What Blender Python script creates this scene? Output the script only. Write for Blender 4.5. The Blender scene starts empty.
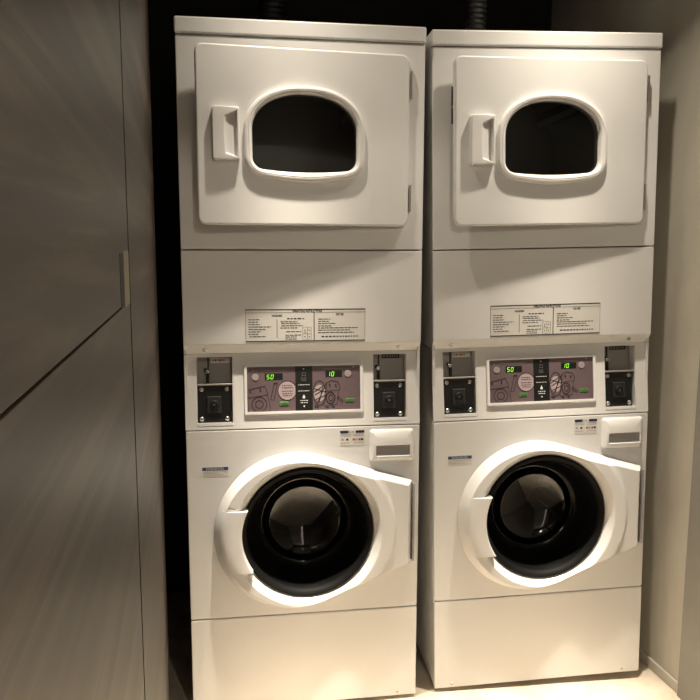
import bpy, bmesh, math, random
from mathutils import Matrix, Vector
random.seed(4)
PI = math.pi
sc = bpy.context.scene
COL = sc.collection

# ------------------------------------------------------------------ materials
def new_mat(name):
    m = bpy.data.materials.new(name); m.use_nodes = True
    nt = m.node_tree
    return m, nt, nt.nodes['Principled BSDF']

def plain(name, col, rough=.5, metal=0., spec=.5, coat=0., bump=0., bscale=300., var=0.):
    m, nt, b = new_mat(name)
    b.inputs['Base Color'].default_value = (*col, 1)
    b.inputs['Roughness'].default_value = rough
    b.inputs['Metallic'].default_value = metal
    b.inputs['Specular IOR Level'].default_value = spec
    b.inputs['Coat Weight'].default_value = coat
    tc = nt.nodes.new('ShaderNodeTexCoord')
    n = nt.nodes.new('ShaderNodeTexNoise'); n.inputs['Scale'].default_value = bscale
    nt.links.new(tc.outputs['Object'], n.inputs['Vector'])
    if bump:
        bp = nt.nodes.new('ShaderNodeBump'); bp.inputs['Strength'].default_value = bump
        bp.inputs['Distance'].default_value = .001
        nt.links.new(n.outputs['Fac'], bp.inputs['Height']); nt.links.new(bp.outputs['Normal'], b.inputs['Normal'])
    mr = nt.nodes.new('ShaderNodeMapRange')
    mr.inputs['To Min'].default_value = max(0, rough - .03); mr.inputs['To Max'].default_value = rough + .03
    nt.links.new(n.outputs['Fac'], mr.inputs['Value']); nt.links.new(mr.outputs['Result'], b.inputs['Roughness'])
    return m

def emit(name, col, st):
    m, nt, b = new_mat(name)
    b.inputs['Base Color'].default_value = (0, 0, 0, 1)
    b.inputs['Emission Color'].default_value = (*col, 1); b.inputs['Emission Strength'].default_value = st
    return m

def glass(name, tint=(.75, .75, .74), ior=1.5):
    m = bpy.data.materials.new(name); m.use_nodes = True
    nt = m.node_tree; nt.nodes.clear()
    o = nt.nodes.new('ShaderNodeOutputMaterial'); mx = nt.nodes.new('ShaderNodeMixShader')
    t = nt.nodes.new('ShaderNodeBsdfTransparent'); t.inputs['Color'].default_value = (*tint, 1)
    g = nt.nodes.new('ShaderNodeBsdfGlossy'); g.inputs['Roughness'].default_value = .03
    f = nt.nodes.new('ShaderNodeFresnel'); f.inputs['IOR'].default_value = ior
    nt.links.new(f.outputs[0], mx.inputs[0]); nt.links.new(t.outputs[0], mx.inputs[1]); nt.links.new(g.outputs[0], mx.inputs[2])
    nt.links.new(mx.outputs[0], o.inputs['Surface'])
    return m

def ramp_mat(name, stops, scale, mapscale=(1, 1, 1), rough=.6, detail=6, bump=.0, dist=.0, second=None):
    m, nt, b = new_mat(name)
    tc = nt.nodes.new('ShaderNodeTexCoord'); mp = nt.nodes.new('ShaderNodeMapping')
    mp.inputs['Scale'].default_value = mapscale
    n = nt.nodes.new('ShaderNodeTexNoise'); n.inputs['Scale'].default_value = scale
    n.inputs['Detail'].default_value = detail; n.inputs['Roughness'].default_value = .6; n.inputs['Distortion'].default_value = dist
    r = nt.nodes.new('ShaderNodeValToRGB')
    while len(r.color_ramp.elements) > 1: r.color_ramp.elements.remove(r.color_ramp.elements[-1])
    r.color_ramp.elements[0].position = stops[0][0]; r.color_ramp.elements[0].color = (*stops[0][1], 1)
    for p, c in stops[1:]:
        e = r.color_ramp.elements.new(p); e.color = (*c, 1)
    nt.links.new(tc.outputs['Object'], mp.inputs['Vector']); nt.links.new(mp.outputs[0], n.inputs['Vector'])
    nt.links.new(n.outputs['Fac'], r.inputs[0])
    out = r.outputs[0]
    if second:                                   # large soft stains multiplied on top
        n2 = nt.nodes.new('ShaderNodeTexNoise'); n2.inputs['Scale'].default_value = second[0]; n2.inputs['Detail'].default_value = 3
        mp2 = nt.nodes.new('ShaderNodeMapping'); mp2.inputs['Scale'].default_value = second[2]
        nt.links.new(tc.outputs['Object'], mp2.inputs['Vector']); nt.links.new(mp2.outputs[0], n2.inputs['Vector'])
        r2 = nt.nodes.new('ShaderNodeMapRange'); r2.inputs['From Min'].default_value = .35; r2.inputs['From Max'].default_value = .65
        r2.inputs['To Min'].default_value = second[1]; r2.inputs['To Max'].default_value = 1
        nt.links.new(n2.outputs['Fac'], r2.inputs['Value'])
        mu = nt.nodes.new('ShaderNodeMix'); mu.data_type = 'RGBA'; mu.blend_type = 'MULTIPLY'; mu.inputs[0].default_value = 1
        nt.links.new(out, mu.inputs[6]); nt.links.new(r2.outputs[0], mu.inputs[7]); out = mu.outputs[2]
    nt.links.new(out, b.inputs['Base Color'])
    b.inputs['Roughness'].default_value = rough
    if bump:
        bp = nt.nodes.new('ShaderNodeBump'); bp.inputs['Strength'].default_value = bump; bp.inputs['Distance'].default_value = .002
        nt.links.new(n.outputs['Fac'], bp.inputs['Height']); nt.links.new(bp.outputs['Normal'], b.inputs['Normal'])
    return m

ENAMEL = plain('white_enamel', (.78, .775, .765), .50, spec=.85, bump=.05, bscale=900)
PLASTIC = plain('white_plastic', (.80, .79, .78), .30, spec=.5)
HANDLEP = plain('handle_plastic', (.79, .78, .77), .35)
GREYP = plain('grey_plastic', (.36, .35, .345), .45)
SILVERP = plain('silver_grey_backplate', (.33, .31, .295), .4, metal=.3)
BLACK = plain('black_plastic', (.010, .010, .010), .35)
BLACKM = plain('black_matte', (.012, .012, .012), .7)
RUBBER = plain('dark_rubber', (.018, .018, .018), .55)
CHROME = plain('chrome', (.75, .75, .74), .18, metal=1.)
STEEL = plain('steel_screw', (.55, .53, .5), .35, metal=1.)
DRUM = plain('dark_drum_steel', (.05, .05, .05), .45, metal=.6)
DRUMD = plain('dryer_drum_steel', (.42, .42, .41), .42, metal=.6)
DARKIN = plain('dark_inside', (.015, .015, .015), .8)
BRASS = plain('brass', (.55, .38, .08), .35, metal=1.)
INK = plain('black_ink', (.02, .017, .016), .6)
LINE = plain('drawing_ink', (.030, .022, .026), .5)
MAUVE = plain('mauve_overlay', (.140, .098, .108), .42)
BUBBLE = plain('pale_mauve', (.42, .33, .34), .45)
BTN = plain('grey_button', (.34, .29, .29), .4)
WHITEINK = plain('white_ink', (.7, .7, .7), .5)
PAPER = plain('white_label', (.72, .70, .66), .5)
LABELTAN = plain('clear_label_backing', (.70, .68, .645), .42)
BLUE = plain('blue_ink', (.035, .065, .17), .5)
NAVY = plain('navy_ink', (.02, .022, .07), .5)
REDINK = plain('red_ink', (.45, .09, .07), .5)
GREENBTN = plain('green_button', (.07, .20, .05), .4)
LED = emit('green_led', (.30, 1., .02), 1.7)
GLOW = emit('green_lamp', (.13, .42, .05), .35)
GLASSW = glass('door_glass', (.30, .30, .29), 1.75)
TRIMB = plain('black_trim', (.006, .006, .006), .6, spec=.12)
SLEEVE = plain('smoked_glass_rim', (.006, .006, .006), .22, spec=.18)
GLASSD = glass('dryer_glass', (.72, .72, .72), 1.5)
DUCT = plain('black_foil_duct', (.02, .02, .02), .35, metal=.4)
DUCTG = plain('dark_foil_duct', (.10, .10, .10), .35, metal=.6)
FLOOR = ramp_mat('screeded_floor', [(.25, (.52, .44, .345)), (.5, (.70, .605, .485)), (.75, (.80, .71, .59))], 9, rough=.55, detail=10,
                 bump=.1, second=(2.2, .8, (1, 1, 1)))
PLASTER = ramp_mat('raw_plaster', [(.2, (.47, .44, .37)), (.5, (.60, .565, .485)), (.8, (.67, .63, .545))], 3.5, (1, 1, .55), rough=.75, detail=8,
                   bump=.15, dist=.6, second=(1.6, .78, (1, 1, .3)))
JAMB = ramp_mat('grey_jamb_paint', [(.3, (.25, .235, .21)), (.7, (.29, .275, .245))], 5, rough=.6, detail=4)
WOOD = ramp_mat('grey_brown_wood', [(.36, (.023, .0150, .0100)), (.45, (.046, .032, .0226)), (.54, (.064, .046, .033)), (.64, (.126, .094, .068))], 1.9,
                (1, .40, 8), rough=.44, detail=9, bump=.03, dist=.6, second=(.8, .62, (1, .8, 3.)))
DARKWALL = plain('wall_shade_black', (.022, .021, .020), .85)  # near-black base colour carries the shade of the unlit alcove
CEIL = plain('ceiling_paint', (.55, .53, .50), .8)
REAR = plain('rear_wall_paint', (.30, .28, .25), .8)
DOORW = plain('pale_door_paint', (.75, .74, .72), .5)
LAMP = emit('lamp_disc', (1., .84, .64), 4.)
STREAK_GLOW = emit('added_streak_glow', (1., .86, .74), 2.2)  # glow for the added strip behind the camera
LATCH = plain('worn_brass', (.30, .26, .17), .4, metal=.6)

# ------------------------------------------------------------------ mesh builder
class MB:
    def __init__(s): s.bm = bmesh.new(); s.mats = []; s.M = Matrix.Identity(4)
    def mi(s, m):
        if m not in s.mats: s.mats.append(m)
        return s.mats.index(m)
    def v(s, p): return s.bm.verts.new(s.M @ Vector(p))
    def face(s, vs, mat):
        try: f = s.bm.faces.new(vs)
        except ValueError: return
        f.material_index = s.mi(mat)
    def loft(s, loops, mat, cap0=False, cap1=False, closed=True):
        V = [[s.v(p) for p in L] for L in loops]
        n = len(V[0])
        for a, b in zip(V, V[1:]):
            for i in range(n if closed else n - 1):
                j = (i + 1) % n
                s.face((a[i], a[j], b[j], b[i]), mat)
        if cap0: s.face(list(reversed(V[0])), mat)
        if cap1: s.face(V[-1], mat)
    def box(s, x0, x1, y0, y1, z0, z1, mat, bev=0., seg=2):
        t = bmesh.new()
        bmesh.ops.create_cube(t, size=1)
        for v in t.verts:
            v.co = Vector(((x0 + x1) / 2 + v.co.x * (x1 - x0), (y0 + y1) / 2 + v.co.y * (y1 - y0), (z0 + z1) / 2 + v.co.z * (z1 - z0)))
        if bev: bmesh.ops.bevel(t, geom=t.edges[:], offset=bev, segments=seg, affect='EDGES', profile=.5)
        s.merge(t, mat)
    def merge(s, t, mat, M=None):
        t.verts.ensure_lookup_table()
        mp = {v: s.v((M @ v.co) if M else v.co) for v in t.verts}
        for f in t.faces: s.face([mp[v] for v in f.verts], mat)
        t.free()
    def cyl(s, p, axis, r, h, mat, n=32, r2=None, cap=True, bev=0.):
        axis = Vector(axis).normalized(); p = Vector(p)
        q = axis.to_track_quat('Z', 'Y').to_matrix()
        r2 = r if r2 is None else r2
        prof = [(r, 0), (r2, h)] if not bev else [(r, 0), (r2, h - bev), (r2 - bev * .3, h - bev * .3), (r2 - bev, h)]
        loops = [[p + q @ Vector((rr * math.cos(2 * PI * i / n), rr * math.sin(2 * PI * i / n), hh)) for i in range(n)] for rr, hh in prof]
        s.loft(loops, mat, cap, cap)
    def lathe(s, c, axis, prof, mat, n=64, cap1=False, cap0=False):
        axis = Vector(axis).normalized(); c = Vector(c); q = axis.to_track_quat('Z', 'Y').to_matrix()
        s.loft([[c + q @ Vector((r * math.cos(2 * PI * i / n), r * math.sin(2 * PI * i / n), h)) for i in range(n)] for r, h in prof], mat, cap0, cap1)
    def slab(s, out, yf, yb, e, mat, seg=3):
        """plate standing in XZ facing -Y, front edge rolled by radius e"""
        loops = [[(x, yb, z) for x, z in out]]
        for k in range(seg + 1):
            a = PI / 2 * k / seg
            loops.append([(x, yf + e * (1 - math.sin(a)), z) for x, z in inset(out, e * (1 - math.cos(a)))])
        s.loft(loops, mat, True, True)
    def ring_slab(s, out, inn, yf, yb, e, mat, seg=3):
        loops = [[(x, yb, z) for x, z in inn], [(x, yb, z) for x, z in out]]
        for k in range(seg + 1):
            a = PI / 2 * k / seg
            loops.append([(x, yf + e * (1 - math.sin(a)), z) for x, z in inset(out, e * (1 - math.cos(a)))])
        loops.append([(x, yf, z) for x, z in inn]); loops.append([(x, yb, z) for x, z in inn])
        s.loft(loops, mat)
    # flat ink in a plane: coordinates (u, w) -> (u, y, w)
    def quad(s, u0, u1, w0, w1, y, mat): s.face([s.v((u0, y, w0)), s.v((u1, y, w0)), s.v((u1, y, w1)), s.v((u0, y, w1))], mat)
    def poly(s, pts, y, mat): s.face([s.v((u, y, w)) for u, w in pts], mat)
    def stroke(s, pts, wd, y, mat, closed=False):
        n = len(pts); L = []; R = []
        for i in range(n):
            a = Vector(pts[i - 1] if (i or closed) else pts[0]); b = Vector(pts[(i + 1) % n] if (i < n - 1 or closed) else pts[-1])
            d = (b - a); d = d.normalized() if d.length else Vector((1, 0)); nn = Vector((-d.y, d.x)) * wd / 2
            p = Vector(pts[i]); L.append(s.v((p.x + nn.x, y, p.y + nn.y))); R.append(s.v((p.x - nn.x, y, p.y - nn.y)))
        for i in range(n if closed else n - 1):
            j = (i + 1) % n; s.face([L[i], L[j], R[j], R[i]], mat)
    def text(s, txt, u, w, h, y, mat, align='CENTER', sx=1., bold=.03):
        c = bpy.data.curves.new('t', 'FONT'); c.body = txt; c.size = 1; c.align_x = align; c.align_y = 'CENTER'; c.resolution_u = 2; c.offset = bold
        o = bpy.data.objects.new('t', c); COL.objects.link(o)
        bpy.context.view_layer.update()
        me = o.evaluated_get(bpy.context.evaluated_depsgraph_get()).to_mesh()
        t = bmesh.new(); t.from_mesh(me)
        k = h / .7
        for v in t.verts: v.co = Vector((u + v.co.x * k * sx, y, w + v.co.y * k))
        s.merge(t, mat)
        o.to_mesh_clear(); bpy.data.objects.remove(o); bpy.data.curves.remove(c)
    def build(s, name, parent=None, base=(0, 0, 0), loc=(0, 0, 0), smooth=40, recalc=True, wn=True):
        if recalc: bmesh.ops.recalc_face_normals(s.bm, faces=s.bm.faces[:])
        me = bpy.data.meshes.new(name)
        for v in s.bm.verts: v.co -= Vector(base)
        s.bm.to_mesh(me); s.bm.free()
        for m in s.mats: me.materials.append(m)
        if smooth:
            for p in me.polygons: p.use_smooth = True
            me.set_sharp_from_angle(angle=math.radians(smooth))
        o = bpy.data.objects.new(name, me); COL.objects.link(o); o.location = loc
        if wn and smooth:
            md = o.modifiers.new('weighted_normal', 'WEIGHTED_NORMAL'); md.keep_sharp = True; md.weight = 90
        if parent: o.parent = parent
        return o

def inset(poly, d):
    """inward offset of a counter-clockwise outline"""
    if abs(d) < 1e-9: return list(poly)
    n = len(poly); r = []
    for i in range(n):
        a, b, c = Vector(poly[i - 1]), Vector(poly[i]), Vector(poly[(i + 1) % n])
        e1, e2 = (b - a), (c - b)
        if e1.length < 1e-9: e1 = e2
        if e2.length < 1e-9: e2 = e1
        n1 = Vector((-e1.y, e1.x)).normalized(); n2 = Vector((-e2.y, e2.x)).normalized()
        m = (n1 + n2); m = m / max(.3, m.length_squared) * 2
        q = b + m * d; r.append((q.x, q.y))
    return r

def rrect(x0, x1, z0, z1, r, n=6):
    pts = []
    for cx, cz, a0 in ((x1 - r, z1 - r, 0), (x0 + r, z1 - r, 90), (x0 + r, z0 + r, 180), (x1 - r, z0 + r, 270)):
        for k in range(n + 1):
            a = math.radians(a0 + 90 * k / n); pts.append((cx + r * math.cos(a), cz + r * math.sin(a)))
    return pts

def circ(cx, cz, r, n=48, a0=0, a1=360):
    full = abs(a1 - a0) >= 360
    return [(cx + r * math.cos(math.radians(a0 + (a1 - a0) * k / (n if full else n - 1))), cz + r * math.sin(math.radians(a0 + (a1 - a0) * k / (n if full else n - 1)))) for k in range(n)]

def polar(poly, c, angs):
    """points of an outline along given angles about c"""
    out = []; n = len(poly)
    for a in angs:
        d = Vector((math.cos(a), math.sin(a))); best = None
        for i in range(n):
            p = Vector(poly[i]) - Vector(c); q = Vector(poly[(i + 1) % n]) - Vector(c); e = q - p
            den = d.x * e.y - d.y * e.x
            if abs(den) < 1e-12: continue
            t = (p.x * e.y - p.y * e.x) / den; u = (p.x * d.y - p.y * d.x) / den
            if t > 0 and -1e-6 <= u <= 1 + 1e-6 and (best is None or t > best): best = t
        out.append((c[0] + d.x * best, c[1] + d.y * best))
    return out

def angs_for(c, n, *outs):
    A = set(round(2 * PI * i / n, 5) for i in range(n))
    for o in outs:
        for p in o: A.add(round(math.atan2(p[1] - c[1], p[0] - c[0]) % (2 * PI), 5))
    A = sorted(A); r = [A[0]]
    for a in A[1:]:
        if a - r[-1] > .004: r.append(a)
    return r

def tag(o, label=None, cat=None, group=None, kind=None):
    if label: o['label'] = label
    if cat: o['category'] = cat
    if group: o['group'] = group
    if kind: o['kind'] = kind
    return o

def empty(name, loc):
    o = bpy.data.objects.new(name, None); COL.objects.link(o); o.location = loc; o.empty_display_size = .1
    return o

def kids(o): return [c for c in bpy.data.objects if c.parent == o]
def copy_tree(o, parent=None):
    c = o.copy(); COL.objects.link(c)
    if parent: c.parent = parent; c.matrix_parent_inverse = o.matrix_parent_inverse.copy()
    for k in kids(o): copy_tree(k, c)
    return c

# ------------------------------------------------------------------ dimensions of one stack
W, DEP = .683, .70
Z_TOP, Z_CAP, Z_SEAM, Z_LIP, Z_WS, Z_KS = 1.992, 1.9485, 1.3777, 1.0845, .8655, .2921
FLOOR_Z = -.012

# ================================================================== DRYER
DB = Vector((W / 2, DEP / 2, Z_LIP))
dryer = empty('tumble_dryer', DB)
def dpart(m, name, parent=None, loc=(0, 0, 0), base=DB): return m.build(name, parent or dryer, base, loc)

m = MB()                                                    # cabinet: side, back, bottom and top sheets plus the front frame
T = .008
m.box(0, T, .012, DEP, Z_LIP + .001, Z_CAP - .001, ENAMEL); m.box(W - T, W, .012, DEP, Z_LIP + .001, Z_CAP - .001, ENAMEL)
m.box(T, W - T, DEP - T, DEP, Z_LIP + .001, Z_CAP - .001, ENAMEL)
m.box(T, W - T, .03, DEP - T, Z_LIP + .001, Z_LIP + .008, ENAMEL)
m.box(T, W - T, .03, DEP - T, Z_SEAM - .006, Z_SEAM, ENAMEL)
out = rrect(0, W, Z_SEAM + .0018, Z_CAP - .0016, .004, 3)
inn = rrect(.095, .590, 1.487, 1.885, .05)
c = (W / 2, (Z_SEAM + Z_CAP) / 2)
A = angs_for(c, 96, out, inn)
m.ring_slab(polar(out, c, A), polar(inn, c, A), 0, .014, .003, ENAMEL)
dpart(m, 'cabinet')

m = MB()                                                    # latch opening seen in the gap behind the door edge
m.box(.055, .085, -.0006, .001, 1.735, 1.838, BLACK); m.box(.056, .075, -.003, -.0007, 1.779, 1.786, BRASS)
dpart(m, 'latch_plate')['label'] = 'black latch slot with a brass tab'

m = MB()
m.box(-.002, W + .002, -.006, DEP, Z_CAP, Z_TOP, ENAMEL, .006, 3)
dpart(m, 'top_panel')

m = MB()                                                    # lower front panel whose bottom edge folds back under
prof = [(.012, Z_SEAM - .0016), (.003, Z_SEAM - .0016), (.0008, Z_SEAM - .0026), (0, Z_SEAM - .0046)]
for k in range(1, 6): prof.append((.0 + .0012 * (k / 5) ** 2, Z_LIP + .0300 - .004 * k / 5))
prof += [(.005, Z_LIP + .0210), (.020, Z_LIP + .0020), (.022, Z_LIP), (.03, Z_LIP)]
for x0, x1 in ((0, W),):
    loops = []
    for (dx, dy) in ((0, .003), (.0009, .0009), (.003, 0)):
        loops.append([(x0 + dx, min(.03, y + dy), z) for y, z in prof])
    loops += [[(x1 - dx, min(.03, y + dy), z) for y, z in prof] for dx, dy in ((.003, 0), (.0009, .0009), (0, .003))]
    m.loft(loops, ENAMEL, True, True)
service = dpart(m, 'service_panel')

def screw(parent, p, nrm, r, name='screw', base=DB, mat=STEEL):
    m = MB(); p = Vector(p); nrm = Vector(nrm).normalized()
    m.lathe(p, nrm, [(r, 0), (r, r * .25), (r * .8, r * .55), (r * .4, r * .62)], mat, 20, cap1=True)
    q = nrm.to_track_quat('Z', 'Y').to_matrix()
    for a in (0, 1):
        e = q @ (Vector((1, 0, 0)) if a else Vector((0, 1, 0))); f = q @ (Vector((0, 1, 0)) if a else Vector((1, 0, 0)))
        h = nrm * r * .66
        m.face([m.v(p + h + e * r * .55 * i + f * r * .1 * j) for i, j in ((-1, -1), (1, -1), (1, 1), (-1, 1))], BLACKM)
    return m.build(name, parent, base)
for x in (.058, .617): screw(service, (x, .0125, 1.0965), (0, -.75, -.6), .0065)

# instruction sheet on the lower panel
m = MB()
x0, x1, z0, z1 = .174, .516, 1.120, 1.210
m.box(x0, x1, -.0006, -.0001, z0, z1, LABELTAN)
Y = -.0009
m.stroke([(x0, z0), (x1, z0), (x1, z1), (x0, z1)], .0028, Y, INK, True)
def LX(px): return x0 + (px - 30) / 640 * (x1 - x0)          # positions measured on the enlarged sheet
def LZ(py): return z1 - (py - 52) / 170 * (z1 - z0)
m.stroke([(LX(30), LZ(68)), (LX(275), LZ(68))], .001, Y, INK); m.stroke([(LX(440), LZ(68)), (LX(670), LZ(68))], .001, Y, INK)
m.stroke([(LX(394), LZ(66)), (LX(394), LZ(222))], .0025, Y, INK)
m.stroke([(LX(196), LZ(104)), (LX(196), LZ(205))], .0016, Y, INK)
m.text('OPERATING INSTRUCTIONS', LX(357), LZ(63), .0078, Y, INK, sx=.60)
m.text('WASHER', LX(196), LZ(85), .0058, Y, INK, sx=.9); m.text('DRYER', LX(533), LZ(80), .0058, Y, INK, sx=.9)
rng = random.Random(7)
def words(m, u0, u1, w, h, y, mat, dens=1.):
    """one illegible printed line: word-length ticks"""
    u = u0
    while u < u1:
        L = min(rng.uniform(.006, .014) * dens, u1 - u)
        m.quad(u, u + L, w - h / 2, w + h / 2, y, mat); u += L + h * .9
ls = [(45, 103, 105), (45, 95, 118), (45, 105, 131), (45, 165, 144), (45, 135, 157), (45, 110, 170), (45, 96, 183), (50, 138, 196),
      (250, 340, 101), (215, 305, 117), (218, 315, 127), (218, 335, 139), (213, 305, 151), (245, 325, 171), (240, 325, 190), (240, 300, 200), (240, 300, 211),
      (415, 480, 105), (415, 472, 117), (415, 512, 129), (415, 488, 142), (415, 630, 153), (415, 590, 165), (415, 610, 178)]
for a, b, y in ls: words(m, LX(a), LX(b), LZ(y), .0021 if y != 101 else .0032, Y, INK)
words(m, LX(434), LX(637), LZ(200), .0036, Y, INK, .6)
m.stroke([(LX(333), LZ(148)), (LX(378), LZ(148)), (LX(378), LZ(214)), (LX(333), LZ(214))], .0011, Y, INK, True)
m.stroke([(LX(358), LZ(148)), (LX(358), LZ(214))], .001, Y, INK); m.stroke([(LX(333), LZ(184)), (LX(378), LZ(184))], .001, Y, INK)
for p in ((345, 165), (345, 176), (368, 165), (368, 200), (345, 200)): m.quad(LX(p[0] - 3), LX(p[0] + 3), LZ(p[1] + 3), LZ(p[1] - 3), Y, INK)
sheet = dpart(m, 'instruction_label', service); sheet['label'] = 'printed operating instructions framed in black'

# door, hinged on its right edge, hanging slightly open
HX, HY, HZ = .634, -.002, 1.445
DW, DH, DT = .584, .4670, .019
door = None
def D2(x, z): return (x - HX, z - HZ)
dout = rrect(-DW, 0, 0, DH, .022, 7)
WCX, WCZ = D2(.339, 1.672)
def window_outline(x0, x1, z0, z1, rb, bow):
    """arched top, round lower corners, slightly bowed bottom"""
    L, B = D2(x0, z0); R, Tp = D2(x1, z1)
    cx = (L + R) / 2; a = (R - L) / 2; zc = Tp - (Tp - B) * .50; b = Tp - zc
    pts = []
    for k in range(41):
        t = PI * k / 40
        ct, st = math.cos(t), math.sin(t)
        e = 2 / 2.25
        pts.append((cx + a * math.copysign(abs(ct) ** e, ct), zc + b * abs(st) ** e))
    for k in range(1, 9):
        t = PI + PI / 2 * k / 8; pts.append((L + rb + rb * math.cos(t), B + rb + bow + rb * math.sin(t)))
    for k in range(1, 10):
        u = k / 10; pts.append((L + rb + (R - L - 2 * rb) * u, B + bow - bow * (1 - (2 * u - 1) ** 2)))
    for k in range(0, 9):
        t = 3 * PI / 2 + PI / 2 * k / 8; pts.append((R - rb + rb * math.cos(t), B + rb + bow + rb * math.sin(t)))
    return pts
wo = window_outline(.173, .507, 1.560, 1.814, .062, .010); wi = window_outline(.1965, .4835, 1.587, 1.793, .032, .006)
cc = (WCX, WCZ); A = angs_for(cc, 120, dout)
m = MB(); m.ring_slab(polar(dout, cc, A), polar(wi, cc, A), -DT, 0, .006, ENAMEL)
door = m.build('door', dryer, (0, 0, 0), Vector((HX, HY, HZ)) - DB)
door.rotation_euler.z = math.radians(4.3)
A = [2 * PI * i / 120 for i in range(120)]
po, pi_ = polar(wo, cc, A), polar(wi, cc, A)
m = MB(); loops = []
for t, h in ((0, 0), (.02, .006), (.08, .0105), (.20, .0125), (.44, .0130), (.48, .0112), (.52, .0112), (.56, .0130), (.76, .0125), (.90, .0095), (.97, .002), (1.02, -.008), (1.02, -DT - .006)):
    loops.append([(a[0] + (b[0] - a[0]) * t, -DT - h, a[1] + (b[1] - a[1]) * t) for a, b in zip(po, pi_)])
m.loft(loops, PLASTIC)
m.build('window_frame', door)
m = MB(); m.poly(polar(inset(wi, -.004), cc, A), -DT + .006, GLASSD)
m.build('window_glass', door, smooth=0)
# handle: raised block with a scooped finger pocket opening to the right
m = MB()
hx0, hz0 = D2(.092, 1.614); hx1, hz1 = D2(.163, 1.751)
ho = rrect(hx0, hx1, hz0, hz1, .006, 4)
ho = [(x - .004 * max(0, 1 - ((z - (hz0 + hz1) / 2) / .0685) ** 2) if x < hx0 + .02 else x, z) for x, z in ho]
bw, bh = hx1 - hx0, hz1 - hz0
def densify(poly, k=8):
    r = []
    for a, b in zip(poly, poly[1:] + poly[:1]):
        for t in range(k): r.append((a[0] + (b[0] - a[0]) * t / k, a[1] + (b[1] - a[1]) * t / k))
    return r
corner = [(.91, .94), (.43, .83), (.40, .50), (.44, .115), (.93, .045)]
po_ = [(hx0 + bw * a, hz0 + bh * b) for a, b in corner]
px0, px1, pz0, pz1 = hx0 + .42 * bw, hx0 + .92 * bw, hz0 + .05 * bh, hz0 + .94 * bh
hc = ((px0 + px1) / 2, (pz0 + pz1) / 2); A = angs_for(hc, 48, ho, po_)
O, P = polar(ho, hc, A), polar(po_, hc, A)
H = .021
def hy(x): return -DT - H + .003 * max(0, (x - px0) / (hx1 - px0))
loops = [[(x, -DT + .0005, z) for x, z in O], [(x, -DT - H + .006, z) for x, z in O],
         [(x, hy(x) + .0012, z) for x, z in inset(O, .0010)], [(x, hy(x), z) for x, z in inset(O, .0032)],
         [(x, hy(x), z) for x, z in P]]
def floor_y(x, t): return -DT - H + .003 * (x - px0) / (hx1 - px0) + t * (.004 + .0115 * (x - px0) / (px1 - px0))
for t, kx, kz in ((.08, .97, .99), (.5, .84, .95), (1., .70, .90), (1., .35, .45), (1., .01, .01)):
    loops.append([(hc[0] + (x - hc[0]) * kx, floor_y(hc[0] + (x - hc[0]) * kx, t), hc[1] + (z - hc[1]) * kz) for x, z in P])
m.loft(loops, HANDLEP, False, True)
m.build('handle', door)
# hinges stay on the cabinet
for hz in (1.833, 1.523):
    m = MB()
    m.box(.6415, .6445, -.011, -.0002, hz - .036, hz + .036, STEEL, .001, 1)
    m.cyl((.6405, -.0135, hz - .037), (0, 0, 1), .0036, .074, STEEL, 16)
    dpart(m, 'hinge')
# drum inside
m = MB()
dc = (W / 2, 0, 1.690)
m.lathe((dc[0], .03, dc[2]), (0, 1, 0), [(.205, -.012), (.212, 0), (.27, .02), (.27, .30), (.272, .31), (.268, .32), (.268, .58), (.0001, .58)], DRUMD, 64)
for k in range(3):
    a = math.radians(35 + 120 * k); ax = Vector((math.cos(a), 0, math.sin(a))); tt = Vector((-math.sin(a), 0, math.cos(a)))
    C0 = Vector((dc[0], 0, dc[2]))
    loops = [[C0 + ax * r + tt * w + Vector((0, y, 0)) for r, w in ((.272, -.03), (.225, -.01), (.225, .01), (.272, .03))] for y in (.08, .58)]
    m.loft(loops, DRUMD, True, True)
dpart(m, 'drum')

# ================================================================== WASHER
WB = Vector((W / 2, DEP / 2, FLOOR_Z))
washer = empty('washing_machine', WB)
def wpart(m, name, parent=None, loc=(0, 0, 0)): return m.build(name, parent or washer, WB, loc)
BC = (.346, .551)                                            # centre of the round door opening

m = MB()
m.box(0, T, .012, DEP, .006, Z_LIP - .002, ENAMEL); m.box(W - T, W, .012, DEP, .006, Z_LIP - .002, ENAMEL)
m.box(T, W - T, DEP - T, DEP, .006, Z_LIP - .002, ENAMEL)
m.box(T, W - T, .06, DEP - T, Z_LIP - .010, Z_LIP - .002, ENAMEL)
m.box(T, W - T, .03, DEP - T, .006, .014, ENAMEL)
out = rrect(0, W, Z_KS + .0016, Z_WS - .0016, .004, 3); inn = circ(*BC, .190, 96)
A = angs_for(BC, 96, out)
m.ring_slab(polar(out, BC, A), polar(inn, BC, A), 0, .014, .003, ENAMEL)
wpart(m, 'cabinet')

m = MB(); m.slab(rrect(0, W, 0, Z_KS - .0016, .004, 3), 0, .03, .003, ENAMEL)
kick = wpart(m, 'kick_panel')
for x in (.056, .624): screw(kick, (x, 0, .013), (0, -1, 0), .0042, base=WB)
def feet(right_extra):
    fs = []
    for x in (.05, W - .05):
        for y in (.07, DEP - .06):
            m = MB(); d = right_extra if x > .3 else 0
            m.cyl((x, y, FLOOR_Z - d), (0, 0, 1), .022, .010, RUBBER, 24); m.cyl((x, y, FLOOR_Z + .010 - d), (0, 0, 1), .008, .012 + d, STEEL, 12)
            fs.append(m)
    return fs
for f in feet(0): wpart(f, 'foot')

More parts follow.
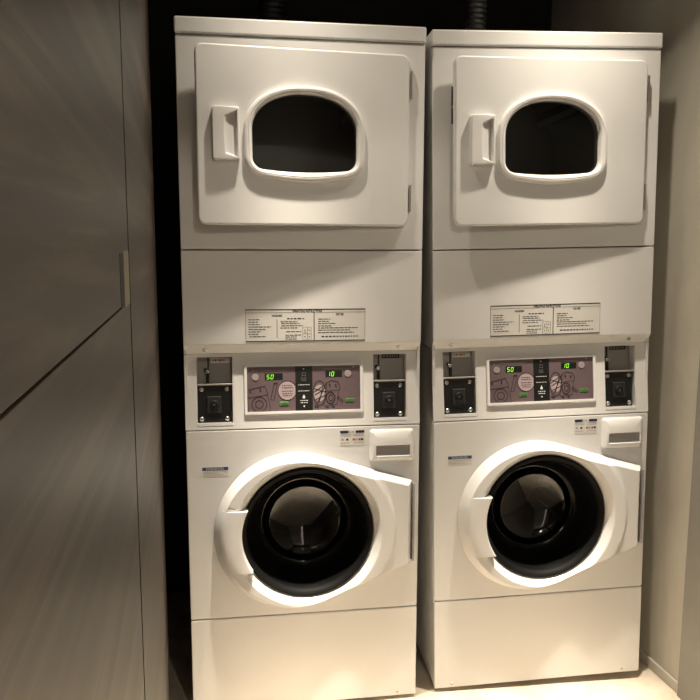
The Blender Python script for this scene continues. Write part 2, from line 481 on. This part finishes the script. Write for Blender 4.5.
# --- sloped control fascia: local (x, n, v): v runs up the slope, -n faces the user
ang = math.atan2(.025, Z_LIP - Z_WS)
SL = math.hypot(.025, Z_LIP - Z_WS) - .001
PM = Matrix.Translation((0, 0, Z_WS)) @ Matrix.Rotation(-ang, 4, 'X')
def pv(z): return (z - Z_WS) / math.cos(ang)
def PMB():
    m = MB(); m.M = PM.copy(); return m
CL, CR = (.031, .137), (.542, .646)
cb0, cb1 = pv(.878), pv(1.0765)
bz = (.167, .513, pv(.906), pv(1.050))
m = PMB()
F0, F1 = 0, .05
m.box(0, CL[0], F0, F1, .0016, SL, PLASTIC); m.box(CL[1], CR[0], F0, F1, .0016, SL, PLASTIC); m.box(CR[1], W, F0, F1, .0016, SL, PLASTIC)
for a, b in (CL, CR):
    m.box(a, b, F0, F1, .0016, cb0, PLASTIC); m.box(a, b, F0, F1, cb1, SL, PLASTIC)
wpart(m, 'control_panel')

# display: white bezel + printed overlay
m = PMB()
o_ = rrect(*bz, .004, 3); i_ = rrect(bz[0] + .0085, bz[1] - .0085, bz[2] + .0085, bz[3] - .0065, .002, 3)
c = ((bz[0] + bz[1]) / 2, (bz[2] + bz[3]) / 2); A = angs_for(c, 40, o_, i_)
m.ring_slab(polar(o_, c, A), polar(i_, c, A), -.006, .0, .002, PLASTIC)
bezel = wpart(m, 'display_bezel')
ix0, ix1, iz0, iz1 = bz[0] + .0085, bz[1] - .0085, bz[2] + .0085, bz[3] - .0065
def UX(px): return ix0 + (px - 38) / 620 * (ix1 - ix0)
def UV(py): return iz1 - (py - 57) / 241 * (iz1 - iz0)
m = PMB(); N0, N1, N2, N3 = -.0022, -.0026, -.0030, -.0034
m.box(ix0 - .001, ix1 + .001, -.002, -.0002, iz0 - .001, iz1 + .001, MAUVE)
def P(*pts): return [(UX(a), UV(b)) for a, b in pts]
lw = .0021
def ring(px, py, r, w=lw, sx=1., mat=LINE):
    k = (ix1 - ix0) / 620
    m.stroke([(UX(px) + r * k * sx * math.cos(2 * PI * i / 28), UV(py) + r * k * math.sin(2 * PI * i / 28)) for i in range(28)], w, N1, mat, True)
def disc(px, py, r, mat, n=N0, sx=1.):
    k = (ix1 - ix0) / 620
    m.poly([(UX(px) + r * k * sx * math.cos(2 * PI * i / 32), UV(py) + r * k * math.sin(2 * PI * i / 32)) for i in range(32)], n, mat)
# left drawing: a cartoon washing machine holding up a sign
m.stroke(P((40, 222), (148, 208), (166, 296), (44, 304)), lw, N1, LINE, True)
m.stroke(P((40, 222), (42, 180), (134, 160), (150, 206)), lw, N1, LINE)
ring(103, 258, 40); ring(103, 258, 21)
m.stroke(P((54, 182), (55, 198)), .004, N1, LINE); m.stroke(P((108, 172), (110, 192)), .004, N1, LINE)
m.stroke(P((164, 234), (184, 152), (200, 152), (182, 238), (164, 234)), lw, N1, LINE); m.stroke(P((180, 148), (204, 146)), .004, N1, LINE)
bub = [(255 + 50 * math.cos(t), 187 + 52 * math.sin(t)) for t in [math.radians(28 + 304 * i / 30) for i in range(31)]]
m.poly(P(*bub), N0, BUBBLE); m.stroke(P(*bub), lw, N1, LINE)
for y, a, b in ((160, 228, 280), (172, 226, 288), (190, 226, 288), (203, 228, 285), (214, 232, 280)): words(m, UX(a), UX(b), UV(y), .0022, N1, LINE, .6)
words(m, UX(80), UX(255), UV(78), .0012, N1, BTN); words(m, UX(445), UX(610), UV(74), .0012, N1, BTN)
disc(70, 78, 5, BTN); disc(620, 66, 5, BTN)
# right drawing: a second machine beside a round drum
disc(432, 205, 46, BUBBLE, N0, .7); ring(432, 205, 68, lw, .52)
for a, b in (((400, 180), (470, 200)), ((400, 200), (455, 165)), ((405, 215), (452, 190)), ((410, 240), (470, 215)), ((430, 250), (452, 170)), ((418, 262), (470, 150))): m.stroke(P(a, b), .0026, N1, LINE)
m.stroke(P((462, 196), (540, 190), (528, 268), (456, 276)), lw, N1, LINE, True)
m.stroke(P((468, 192), (472, 150), (498, 138), (532, 146), (546, 170), (542, 190)), lw, N1, LINE)
m.stroke(P((488, 155), (491, 172)), .004, N1, LINE); m.stroke(P((522, 158), (524, 175)), .004, N1, LINE)
ring(493, 232, 32, .0032, .75); ring(495, 232, 17, .0026, .7)
m.stroke(P((532, 222), (562, 250), (556, 258), (528, 234)), lw, N1, LINE, True)
m.stroke(P((404, 276), (425, 282)), .006, N1, LINE); m.stroke(P((466, 280), (482, 286)), .005, N1, LINE); m.stroke(P((500, 278), (514, 284)), .005, N1, LINE)
m.quad(UX(135), UX(232), UV(130), UV(94), N0, BLACK); m.quad(UX(466), UX(558), UV(121), UV(84), N0, BLACK)
panel = wpart(m, 'display_overlay'); panel['label'] = 'mauve printed display face with line drawings of machines'
# black key strip in the middle
m = PMB()
m.quad(UX(300), UX(394), iz0, iz1, N0, BLACK)
def dr(px, py, s): m.poly(P((px, py - 1.3 * s), (px + .7 * s, py + .1 * s), (px + .75 * s, py + .6 * s), (px + .35 * s, py + s), (px - .35 * s, py + s), (px - .75 * s, py + .6 * s), (px - .7 * s, py + .1 * s)), N1, WHITEINK)
dr(346, 222, 10); m.poly(P((340, 70), (351, 70), (346, 78)), N1, WHITEINK); m.poly(P((341, 270), (353, 270), (347, 280)), N1, WHITEINK)
m.stroke(P((338, 92), (356, 92), (356, 108), (338, 108)), .0008, N1, BTN, True); m.stroke(P((336, 116), (346, 128), (357, 116), (357, 134), (336, 134)), .0009, N1, GREYP, True)
words(m, UX(314), UX(378), UV(158), .0016, N1, WHITEINK, .5); words(m, UX(314), UX(378), UV(191), .0016, N1, WHITEINK, .5)
words(m, UX(326), UX(368), UV(243), .0022, N1, WHITEINK, .5); words(m, UX(328), UX(366), UV(255), .0022, N1, WHITEINK, .5)
wpart(m, 'key_strip')['label'] = 'black strip with white symbols and a water drop'
def seg_digits(txt, px, py, name):
    m = PMB(); h = .0120; w = .0062; g = .0003; t = .0013
    segs = {'5': 'afgcd', '0': 'abcdef', '1': 'bc'}
    for k, ch in enumerate(txt):
        u = UX(px) + k * .0116 ; v = UV(py)
        def sk(a, b): return (u + a + (b) * .16, v + b)
        L = {'a': ((0, h / 2), (w, h / 2)), 'd': ((0, -h / 2), (w, -h / 2)), 'g': ((0, 0), (w, 0)), 'f': ((0, g), (0, h / 2)), 'b': ((w, g), (w, h / 2)), 'e': ((0, -h / 2), (0, -g)), 'c': ((w, -h / 2), (w, -g))}
        for q in segs[ch]:
            a, b = L[q]; m.stroke([sk(*a), sk(*b)], t, N2, LED)
    o = wpart(m, name); o['label'] = 'glowing green digits reading ' + txt
seg_digits('50', 146, 112, 'digital_readout'); seg_digits('10', 478, 103, 'digital_readout')
for px, py in ((83, 112), (590, 102)):
    m = PMB(); k = (ix1 - ix0) / 620 * 19
    m.lathe((UX(px), -.002, UV(py)), (0, -1, 0), [(k, 0), (k, .0012), (k * .85, .0018)], BTN, 28, cap1=True)
    wpart(m, 'push_button')
for px, py in ((237, 258), (600, 247)):
    m = PMB(); m.slab(rrect(UX(px - 25), UX(px + 25), UV(py + 10), UV(py - 10), .003, 4), -.0034, -.002, .001, GREENBTN)
    m.quad(UX(px - 12), UX(px + 20), UV(py + 5), UV(py - 5), -.0038, GLOW)
    wpart(m, 'start_button')['label'] = 'small green lit start button'

# coin boxes
def coin_box(xr, side):
    a, b = xr; D = .034
    led = pv(.9945)
    m = PMB()
    for x in ((a + .0003, a + .003), (b - .003, b - .0003)): m.box(*x, .001, D + .004, cb0 + .0003, cb1 - .0003, PLASTIC)
    m.box(a + .003, b - .003, .001, D + .004, cb1 - .003, cb1 - .0003, PLASTIC)
    m.box(a + .003, b - .003, -.001, D + .004, cb0 + .0003, cb0 + .008, PLASTIC)
    m.box(a + .003, b - .003, D, D + .004, cb0 + .008, cb1 - .003, SILVERP)
    m.box(a + .003, b - .003, .004, D, led - .002, led + .003, SILVERP, .0012, 1)
    bx = wpart(m, 'coin_box')
    # coin mechanism: slot above a lever
    lx = a + (.033 if side == 0 else .024)
    m = PMB()
    m.box(lx - .001, lx + .003, D - .004, D - .0002, led + .048, cb1 - .004, BLACK, .0008, 1)
    m.box(lx - .011, lx + .003, D - .008, D - .0002, led + .037, led + .047, BLACK, .002, 1)
    m.box(lx - .0045, lx + .0035, D - .010, D - .0002, led + .004, led + .034, BLACK, .0015, 1)
    m.cyl((lx - .002, D - .006, led + .037), (0, -1, 0), .0062, .007, CHROME, 20, bev=.002)
    wpart(m, 'coin_lever', bx, (0, 0, 0)).location = Vector((0, 0, 0))
    m = PMB()
    if side == 0:
        m.box(lx + .008, b - .010, D - .0012, D - .0002, cb1 - .021, cb1 - .006, PAPER)
        for k, (p0, p1, mt) in enumerate(((.012, .018, GREYP), (.020, .0245, REDINK), (.030, .0345, REDINK), (.036, .040, REDINK), (.0425, .048, GREYP))):
            m.quad(lx + p0, lx + p1, cb1 - .0165, cb1 - .0105, D - .0014, mt)
        nm = 'small white price sticker with red figures'
    else:
        m.box(lx + .011, b - .016, D - .0012, D - .0002, cb1 - .016, cb1 - .004, BLACK)
        words(m, lx + .014, b - .018, cb1 - .010, .004, D - .0015, GREYP, .45)
        nm = 'black coin label with pale lettering'
    wpart(m, 'coin_label', bx)['label'] = nm
    # lock plate
    p0, p1 = cb0 + .009, led - .003
    m = PMB(); m.slab(rrect(a + .005, b - .009, p0, p1, .002, 3), .010, .024, .002, BLACK)
    m.slab(rrect(a + .030, b - .034, p0 + .028, p1 - .030, .003, 3), .004, .010, .002, RUBBER)
    wpart(m, 'lock_plate', bx)
    m = PMB(); cx_, cz_ = (a + b) / 2 - .002, (p0 + p1) / 2 - .001
    m.lathe((cx_, .004, cz_), (0, -1, 0), [(.013, 0), (.013, .003), (.011, .0045), (.006, .0045), (.005, .002)], BLACK, 28, cap1=True)
    m.cyl((cx_, .0035, cz_), (0, -1, 0), .0024, .0045, STEEL, 14)
    wpart(m, 'lock', bx)
    for x in (a + .015, b - .019):
        for z in (p0 + .010, p1 - .010):
            m = PMB(); m.lathe((x, .010, z), (0, -1, 0), [(.0062, 0), (.0062, .001), (.0045, .0026), (.002, .0032)], STEEL, 20, cap1=True)
            wpart(m, 'screw', bx)
coin_box(CL, 0); coin_box(CR, 1)

# --- door
OC, OR = (.313, .553), .240
hxr, hz_t, hz_b = .661, .695, .438
def tangent(P0, up):
    d = Vector(P0) - Vector(OC); L = d.length; a = math.atan2(d.y, d.x); b = math.acos(OR / L)
    return a + b if up else a - b
ta, tb = tangent((hxr, hz_t), True), tangent((hxr, hz_b), False)
dout = [(hxr, hz_b), (hxr, hz_t)] + [(OC[0] + OR * math.cos(t), OC[1] + OR * math.sin(t)) for t in [ta + (2 * PI + tb - ta) * k / 90 for k in range(91)]]
A = angs_for(BC, 150, [(hxr, hz_b), (hxr, hz_t)])
RO = [math.hypot(p[0] - BC[0], p[1] - BC[1]) for p in polar(dout, BC, A)]
def sm(a, b, x):
    t = min(1, max(0, (x - a) / (b - a))); return t * t * (3 - 2 * t)
RI = .196
def crest(r):
    t = min(1, (r - RI) / .026)
    h = .008 + .034 * (t * 1.12 - .12 * t * t)
    h -= .004 * sm(.226, .256, r); h -= .005 * sm(.256, .264, r)
    return h
def dh(r, ro):
    t = min(1, (ro - r) / .021)
    return min(crest(r), .004 + .034 * (t * 1.15 - .15 * t * t))
HZ0, HZ1 = .447, .633
NF = 46
fr = [k / NF for k in range(NF + 1)]
m = MB()
loops = []
for f in fr:
    L = []
    for a, ro in zip(A, RO):
        r = RI + (ro - RI) * f; h = dh(r, ro)
        if HZ0 < BC[1] + r * math.sin(a) < HZ1 and math.cos(a) < 0: h = min(h, .034)
        L.append((BC[0] + r * math.cos(a), -h, BC[1] + r * math.sin(a)))
    loops.append(L)
loops.append([(p[0], -.0012, p[2]) for p in loops[-1]])
loops.insert(0, [(BC[0] + RI * math.cos(a), -.0012, BC[1] + RI * math.sin(a)) for a in A])
m.loft(loops, PLASTIC)
wdoor = wpart(m, 'door')
# handle: flatter segment filling the notch on the left of the ring
m = MB()
loops = []
rows = [HZ0 + (HZ1 - HZ0) * k / 24 for k in range(25)]
def hrow(z):
    xi = BC[0] - math.sqrt((RI - .004) ** 2 - (z - BC[1]) ** 2); xo = OC[0] - math.sqrt(OR ** 2 - (z - OC[1]) ** 2)
    return xi, xo
for f, h in ((0, .012), (0, .040), (.03, .0435), (.10, .045), (.40, .045), (.58, .0435), (.68, .0405), (.76, .036), (.84, .028), (.90, .016)):
    L = []
    for z in rows:
        xi, xo = hrow(z); L.append((xi + (xo - xi) * f, -h, z))
    loops.append(L)
m.loft(loops, HANDLEP, closed=False)
for idx in (0, 24):
    m.face([m.v(L[idx]) for L in loops], HANDLEP)
m.build('handle', wdoor, WB)
# black trim ring round the glass
m = MB()
m.lathe((BC[0], 0, BC[1]), (0, -1, 0), [(RI, .000), (RI, .016), (RI - .004, .018), (RI - .012, .014), (RI - .018, .004), (RI - .018, -.006)], TRIMB, 96)
m.build('trim_ring', wdoor, WB)
m = MB()                                                     # dark outer sleeve, then the glass bowl hollow towards the viewer
m.lathe((BC[0], 0, BC[1]), (0, 1, 0), [(.180, -.004), (.177, .003), (.172, .014), (.164, .042), (.154, .072), (.143, .088), (.133, .093)], SLEEVE, 96)
m.build('glass_rim', wdoor, WB)
m = MB()
m.lathe((BC[0], 0, BC[1]), (0, 1, 0), [(.1365, .0920), (.1340, .0895), (.1310, .0905), (.1285, .0950)] + [(.1265 * math.cos(PI / 2 * k / 12) if k < 12 else .0002, .097 + .046 * math.sin(PI / 2 * k / 12)) for k in range(13)], GLASSW, 96)
m.build('glass_bowl', wdoor, WB)
m = MB()
m.box(.6615, .6655, -.020, -.0004, .446, .688, GREYP, .001, 1)
m.cyl((.6645, -.018, .448), (0, 0, 1), .003, .238, GREYP, 12)
m.build('hinge', wdoor, WB)
m = MB()                                                     # door gasket + drum
m.lathe((BC[0], .016, BC[1]), (0, 1, 0), [(.189, -.012), (.186, .004), (.178, .03), (.184, .05), (.182, .07), (.195, .085)], RUBBER, 64)
wpart(m, 'gasket')
m = MB()
m.lathe((BC[0], .150, BC[1]), (0, 1, 0), [(.195, -.045), (.232, .012), (.235, .03), (.235, .40), (.225, .42), (.0002, .425)], DRUM, 64)
for k in range(3):
    a = math.radians(90 + 120 * k); ax = Vector((math.cos(a), 0, math.sin(a))); tt = Vector((-math.sin(a), 0, math.cos(a))); C0 = Vector((BC[0], 0, BC[1]))
    m.loft([[C0 + ax * r + tt * w + Vector((0, y, 0)) for r, w in ((.236, -.03), (.20, -.012), (.20, .012), (.236, .03))] for y in (.15, .52)], DRUM, True, True)
wpart(m, 'drum')

# --- detergent drawer
m = MB()
dx0, dx1, dz0, dz1 = .531, .664, .757, .853
o_ = rrect(dx0, dx1, dz0, dz1, .008, 5)
g_ = [(.549, .774), (.652, .774), (.6535, .806), (.5455, .806)]
g_ = rrect(.549, .652, .774, .807, .003, 4)
c = ((dx0 + dx1) / 2, .790); A = angs_for(c, 40, o_, g_)
O, G = polar(o_, c, A), polar(g_, c, A)
def bulge(x, z): return .010 + .006 * max(0, 1 - ((z - .795) / .062) ** 2)
loops = [[(x, -.0005, z) for x, z in O], [(x, -.003, z) for x, z in O], [(x, -.0065, z) for x, z in inset(O, .002)], [(x, -bulge(x, z) + .002, z) for x, z in inset(O, .009)]]
for t in (.35, .7, 1):
    loops.append([(a[0] + (b[0] - a[0]) * t, -bulge(a[0] + (b[0] - a[0]) * t, a[1] + (b[1] - a[1]) * t), a[1] + (b[1] - a[1]) * t) for a, b in zip(inset(O, .009), G)])
loops.append([(x, -.005, z) for x, z in inset(G, .002)])
m.loft(loops, PLASTIC, False, True)
drawer = wpart(m, 'detergent_drawer')
m = MB(); m.slab(inset(g_, .0025), -.0085, -.0052, .0015, GREYP)
m.build('drawer_grip', drawer, WB)['label'] = 'grey finger grip'
# --- labels on the front
m = MB()
a0, a1, b0, b1 = .443, .517, .807, .855
m.box(a0, a1, -.0006, -.0001, b0, b1, PAPER)
m.quad(a0 + .001, a0 + .026, b1 - .0105, b1 - .003, -.0009, NAVY); m.quad(a1 - .027, a1 - .001, b1 - .0105, b1 - .003, -.0009, NAVY)
words(m, a0 + .028, a1 - .029, b1 - .007, .004, -.0009, GREYP, .5)
for k, w in enumerate((.014, .019)):
    words(m, a0 + .003, a0 + .033, b1 - w, .0015, -.0009, GREYP, .6); words(m, a0 + .041, a1 - .003, b1 - w, .0015, -.0009, GREYP, .6)
for k, (x, mt) in enumerate(((.005, GREYP), (.019, INK), (.038, REDINK), (.046, GREYP), (.055, REDINK), (.063, INK))):
    m.quad(a0 + x, a0 + x + .0065, b0 + .015, b0 + .021, -.0009, mt)
words(m, a0 + .003, a0 + .030, b0 + .008, .0016, -.0009, GREYP, .6); words(m, a0 + .041, a1 - .003, b0 + .008, .0016, -.0009, GREYP, .6)
wpart(m, 'notice_label')['label'] = 'small white notice with two navy header bars'
m = MB()
a0, a1, b0, b1 = .044, .118, .729, .757
m.box(a0, a1, -.0006, -.0001, b0, b1, PAPER)
m.quad(a0, a1, b1 - .010, b1 - .0005, -.0009, BLUE)
for k in range(11):
    u = a0 + .012 + k * .0047
    m.quad(u, u + .0012, b1 - .0085, b1 - .002, -.0011, PAPER)
    if k % 3 != 1: m.quad(u + .0012, u + .0032, b1 - .0034 - .002 * (k % 2), b1 - .0022 - .002 * (k % 2), -.0011, PAPER)
    if k % 2: m.quad(u + .0012, u + .0032, b1 - .0085, b1 - .0075, -.0011, PAPER)
for k, L in enumerate((.068, .05, .06)): words(m, a0 + .003, a0 + L, b1 - .0145 - .0045 * k, .0013, -.0009, GREYP, .6)
wpart(m, 'caution_label')['label'] = 'small white sticker with a blue header bar'

# ================================================================== second stack: copies, turned and leaning a little
g, ro = -.0219, .0219
ex = Vector((math.cos(g), math.sin(g), ro)).normalized(); ez = Vector((-ro, 0, 1)); ez = (ez - ex * ez.dot(ex)).normalized(); ey = ez.cross(ex)
R2 = Matrix((ex, ey, ez)).transposed().to_4x4(); M2 = Matrix.Translation((.749, .0164, 0)) @ R2
def second(o):
    b = o.location.copy(); c = copy_tree(o)
    c.location = M2 @ b; c.rotation_euler = R2.to_euler(); return c
dryer2, washer2 = second(dryer), second(washer)
for k in kids(dryer2):
    if k.name.startswith('door'): k.rotation_euler.z = math.radians(3.1)
for k, f in zip([k for k in kids(washer2) if k.name.startswith('foot')], feet(.0)): pass
fs = sorted([k for k in kids(washer2) if k.name.startswith('foot')], key=lambda o: (o.name))
fm = feet(.0145)
for k, f in zip(fs, fm):
    t = f.build('foot', None, WB); k.data = t.data; bpy.data.objects.remove(t)
tag(dryer, 'white dryer on the left washer, under the wide black duct', 'dryer', 'stacked coin laundry dryers')
tag(dryer2, 'white front-loading dryer on the right washer, beside the plaster wall', 'dryer', 'stacked coin laundry dryers')
tag(washer, 'white coin washing machine under the left dryer, next to the dark wood panelling', 'washing machine', 'coin washing machines')
tag(washer2, 'white coin washing machine under the right dryer, next to the plaster wall', 'washing machine', 'coin washing machines')

# ducts
def duct(x, y, z0, z1, r, mat, label):
    m = MB(); prof = []; n = int((z1 - z0) / .0085)
    for k in range(n + 1):
        prof += [(r if k % 2 == 0 else r * .9, (z1 - z0) * k / n)]
    m.lathe((0, 0, 0), (0, 0, 1), prof, mat, 32, cap0=True, cap1=True)
    o = m.build('exhaust_duct', None, (0, 0, 0), (x, y, z0), smooth=20)
    return tag(o, label, 'duct', 'dryer exhaust ducts')
ALC_C = 2.60
duct(.279, .45, Z_TOP, ALC_C, .046, DUCT, 'wide black corrugated duct rising from the left dryer')
duct(.958, .42, (M2 @ Vector((.22, .4, Z_TOP))).z + .001, ALC_C, .035, DUCTG, 'slimmer dark foil duct rising from the right dryer')

# ================================================================== the room (turned 4 degrees against the machines)
TH = math.radians(4)
def room(m, name, kind='structure', rz=TH):
    o = m.build(name); o.rotation_euler.z = rz
    if kind: o['kind'] = kind
    return o
def rbox(name, *b, mat, bev=0):
    m = MB(); m.box(*b, mat, bev); return room(m, name)
SR, SLW, TB, FRONT_C, REAR_T = 1.5072, -.0672, .85, 2.46, -3.6
rbox('floor', -1.2, 2.2, REAR_T - .1, TB + .1, FLOOR_Z - .1, FLOOR_Z, mat=FLOOR)
rbox('wall_right', SR, SR + .1, -.3, TB, FLOOR_Z, ALC_C, mat=PLASTER)
rbox('trim_1', SR - .010, SR, -.3, TB, FLOOR_Z, FLOOR_Z + .035, mat=PLASTER, bev=.003)
rbox('wall_front_right', SR - .017, SR + .1, REAR_T, -.212, FLOOR_Z, FRONT_C, mat=JAMB)
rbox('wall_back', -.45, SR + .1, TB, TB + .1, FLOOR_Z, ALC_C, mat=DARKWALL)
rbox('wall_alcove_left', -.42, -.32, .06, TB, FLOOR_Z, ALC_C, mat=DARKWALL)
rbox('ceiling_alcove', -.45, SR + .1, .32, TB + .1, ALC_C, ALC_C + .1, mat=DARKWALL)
rbox('ceiling', -1.2, 2.2, REAR_T - .1, .32, FRONT_C, FRONT_C + .06, mat=CEIL)
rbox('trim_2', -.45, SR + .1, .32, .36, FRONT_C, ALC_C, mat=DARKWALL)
rbox('wall_rear', -1.2, 2.2, REAR_T - .1, REAR_T, FLOOR_Z, FRONT_C, mat=REAR)
# pale door added on the unseen rear wall to feed the glass reflections
m = MB(); m.box(.55, .60, REAR_T, REAR_T + .03, FLOOR_Z, 2.08, DOORW); m.box(1.38, 1.43, REAR_T, REAR_T + .03, FLOOR_Z, 2.08, DOORW); m.box(.55, 1.43, REAR_T, REAR_T + .03, 2.08, 2.13, DOORW)
m.box(.604, 1.376, REAR_T, REAR_T + .02, FLOOR_Z + .005, 2.076, DOORW)
room(m, 'door_3')
rbox('reflection_strip', .42, .53, REAR_T, REAR_T + .015, FLOOR_Z + .1, 2.05, mat=STREAK_GLOW)  # added glowing strip, puts the bright streak into the washer glass
# wood panelling: cupboard leaves left, fixed strip with rounded end next to the machines
def at_left(px_t): return px_t
SEAM_T, PULL_Z = -.969, (1.3005, 1.378)
SEAM_Z = 1.3045
TW = .02
END_T = .035
m = MB()
prof = [(SLW - TW, SEAM_T + .009), (SLW, SEAM_T + .009)]
for k in range(9):
    a = PI / 2 * k / 8; prof.append((SLW - .018 * (1 - math.cos(a)), END_T - .018 * (1 - math.sin(a))))
prof.append((SLW - .25, END_T)); prof.append((SLW - .25, END_T - .02)); prof.append((SLW - TW, END_T - .02))
m.loft([[(x, y, z) for x, y in prof] for z in (FLOOR_Z, FRONT_C)], WOOD, True, True)
room(m, 'wall_left')
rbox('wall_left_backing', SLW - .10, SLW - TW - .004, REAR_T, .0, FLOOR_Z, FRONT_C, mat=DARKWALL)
rbox('door_2', SLW - TW, SLW, -2.9, SEAM_T - .009, FLOOR_Z + .004, SEAM_Z - .0013, mat=WOOD, bev=.0006)
leaf = rbox('door_1', SLW - TW, SLW, -2.9, SEAM_T - .009, SEAM_Z + .0013, FRONT_C - .004, mat=WOOD, bev=.0006)
m = MB()
m.box(SLW - .004, SLW + .0012, -1.075, -.990, PULL_Z[0], PULL_Z[1], LATCH, .0008, 1)
m.box(SLW - .004, SLW + .0005, -1.128, -1.0755, PULL_Z[0] + .003, PULL_Z[1] - .003, BLACKM)
p = m.build('finger_pull', leaf); p['label'] = 'worn brass flush pull'
rbox('door_4', SLW - TW, SLW, REAR_T, -2.903, FLOOR_Z + .004, FRONT_C - .004, mat=WOOD)

# ================================================================== lights
def downlight(x, y, label, beam, cone=109, r=.022, col=(1., .885, .715)):
    """recessed lamp; the beam (bright core, wider flood, weak spill, cut off by the can) is set like a photometric file"""
    m = MB()
    m.lathe((0, 0, 0), (0, 0, -1), [(.062, 0), (.062, .004), (.048, .006), (.046, .0)], PLASTIC, 40)
    m.lathe((0, 0, -.001), (0, 0, -1), [(.046, 0), (.001, 0)], LAMP, 40)
    o = m.build('downlight', None, (0, 0, 0), (x, y, FRONT_C)); tag(o, label, 'ceiling light', 'ceiling downlights')
    ld = bpy.data.lights.new('downlight_lamp', 'SPOT'); ld.energy = 100; ld.spot_size = math.radians(cone); ld.spot_blend = .07
    ld.shadow_soft_size = r; ld.color = col
    ld.use_nodes = True; nt = ld.node_tree; em = nt.nodes['Emission']
    tc = nt.nodes.new('ShaderNodeTexCoord'); sp = nt.nodes.new('ShaderNodeSeparateXYZ')
    ab = nt.nodes.new('ShaderNodeMath'); ab.operation = 'ABSOLUTE'
    nt.links.new(tc.outputs['Normal'], sp.inputs[0]); nt.links.new(sp.outputs['Z'], ab.inputs[0])
    prev = None
    for n_, w_ in zip((90, 6), beam):
        pw = nt.nodes.new('ShaderNodeMath'); pw.operation = 'POWER'; pw.inputs[1].default_value = n_
        ma = nt.nodes.new('ShaderNodeMath'); ma.operation = 'MULTIPLY_ADD'; ma.inputs[1].default_value = w_ / 100; ma.inputs[2].default_value = beam[2] / 100
        nt.links.new(ab.outputs[0], pw.inputs[0]); nt.links.new(pw.outputs[0], ma.inputs[0])
        if prev: nt.links.new(prev, ma.inputs[2])
        prev = ma.outputs[0]
    nt.links.new(prev, em.inputs['Strength'])
    l = bpy.data.objects.new('downlight_lamp', ld); COL.objects.link(l); l.parent = o; l.location = (0, 0, -.035)
    return l
BEAM_A = (1050, 42, 0)
BEAM_B = (900, 70, 0)
BEAM_FILL = (16, 0, 30)  # beam of the added fill lamp
downlight(.32, -.25, 'ceiling downlight above the left dryer', BEAM_A)
downlight(1.09, -.26, 'ceiling downlight above the right dryer', BEAM_B)
downlight(.75, -2.5, 'added fill downlight behind the camera', BEAM_FILL, 150)  # unseen lamp added as fill for the machine fronts
w = bpy.data.worlds.new('world'); sc.world = w; w.use_nodes = True
w.node_tree.nodes['Background'].inputs[0].default_value = (1, .9, .78, 1); w.node_tree.nodes['Background'].inputs[1].default_value = .01

# ================================================================== camera
yaw, pitch, roll, FPX = .1436, .1346, .0027, 745.8
f = Vector((math.sin(yaw) * math.cos(pitch), math.cos(yaw) * math.cos(pitch), -math.sin(pitch)))
r = Vector((math.cos(yaw), -math.sin(yaw), 0)); u = r.cross(f)
r2 = r * math.cos(roll) + u * math.sin(roll); u2 = u * math.cos(roll) - r * math.sin(roll)
cd = bpy.data.cameras.new('camera'); cd.sensor_width = 36; cd.lens = FPX / 700 * 36; cd.clip_start = .02
cam = bpy.data.objects.new('camera', cd); COL.objects.link(cam)
cam.matrix_world = Matrix.Translation((.1661, -2.1203, 1.3811)) @ Matrix((r2, u2, -f)).transposed().to_4x4()
sc.camera = cam
sc.view_settings.view_transform = 'Standard'; sc.view_settings.look = 'None'
sc.view_settings.exposure = 0.; sc.view_settings.gamma = 1; sc.view_settings.use_curve_mapping = False
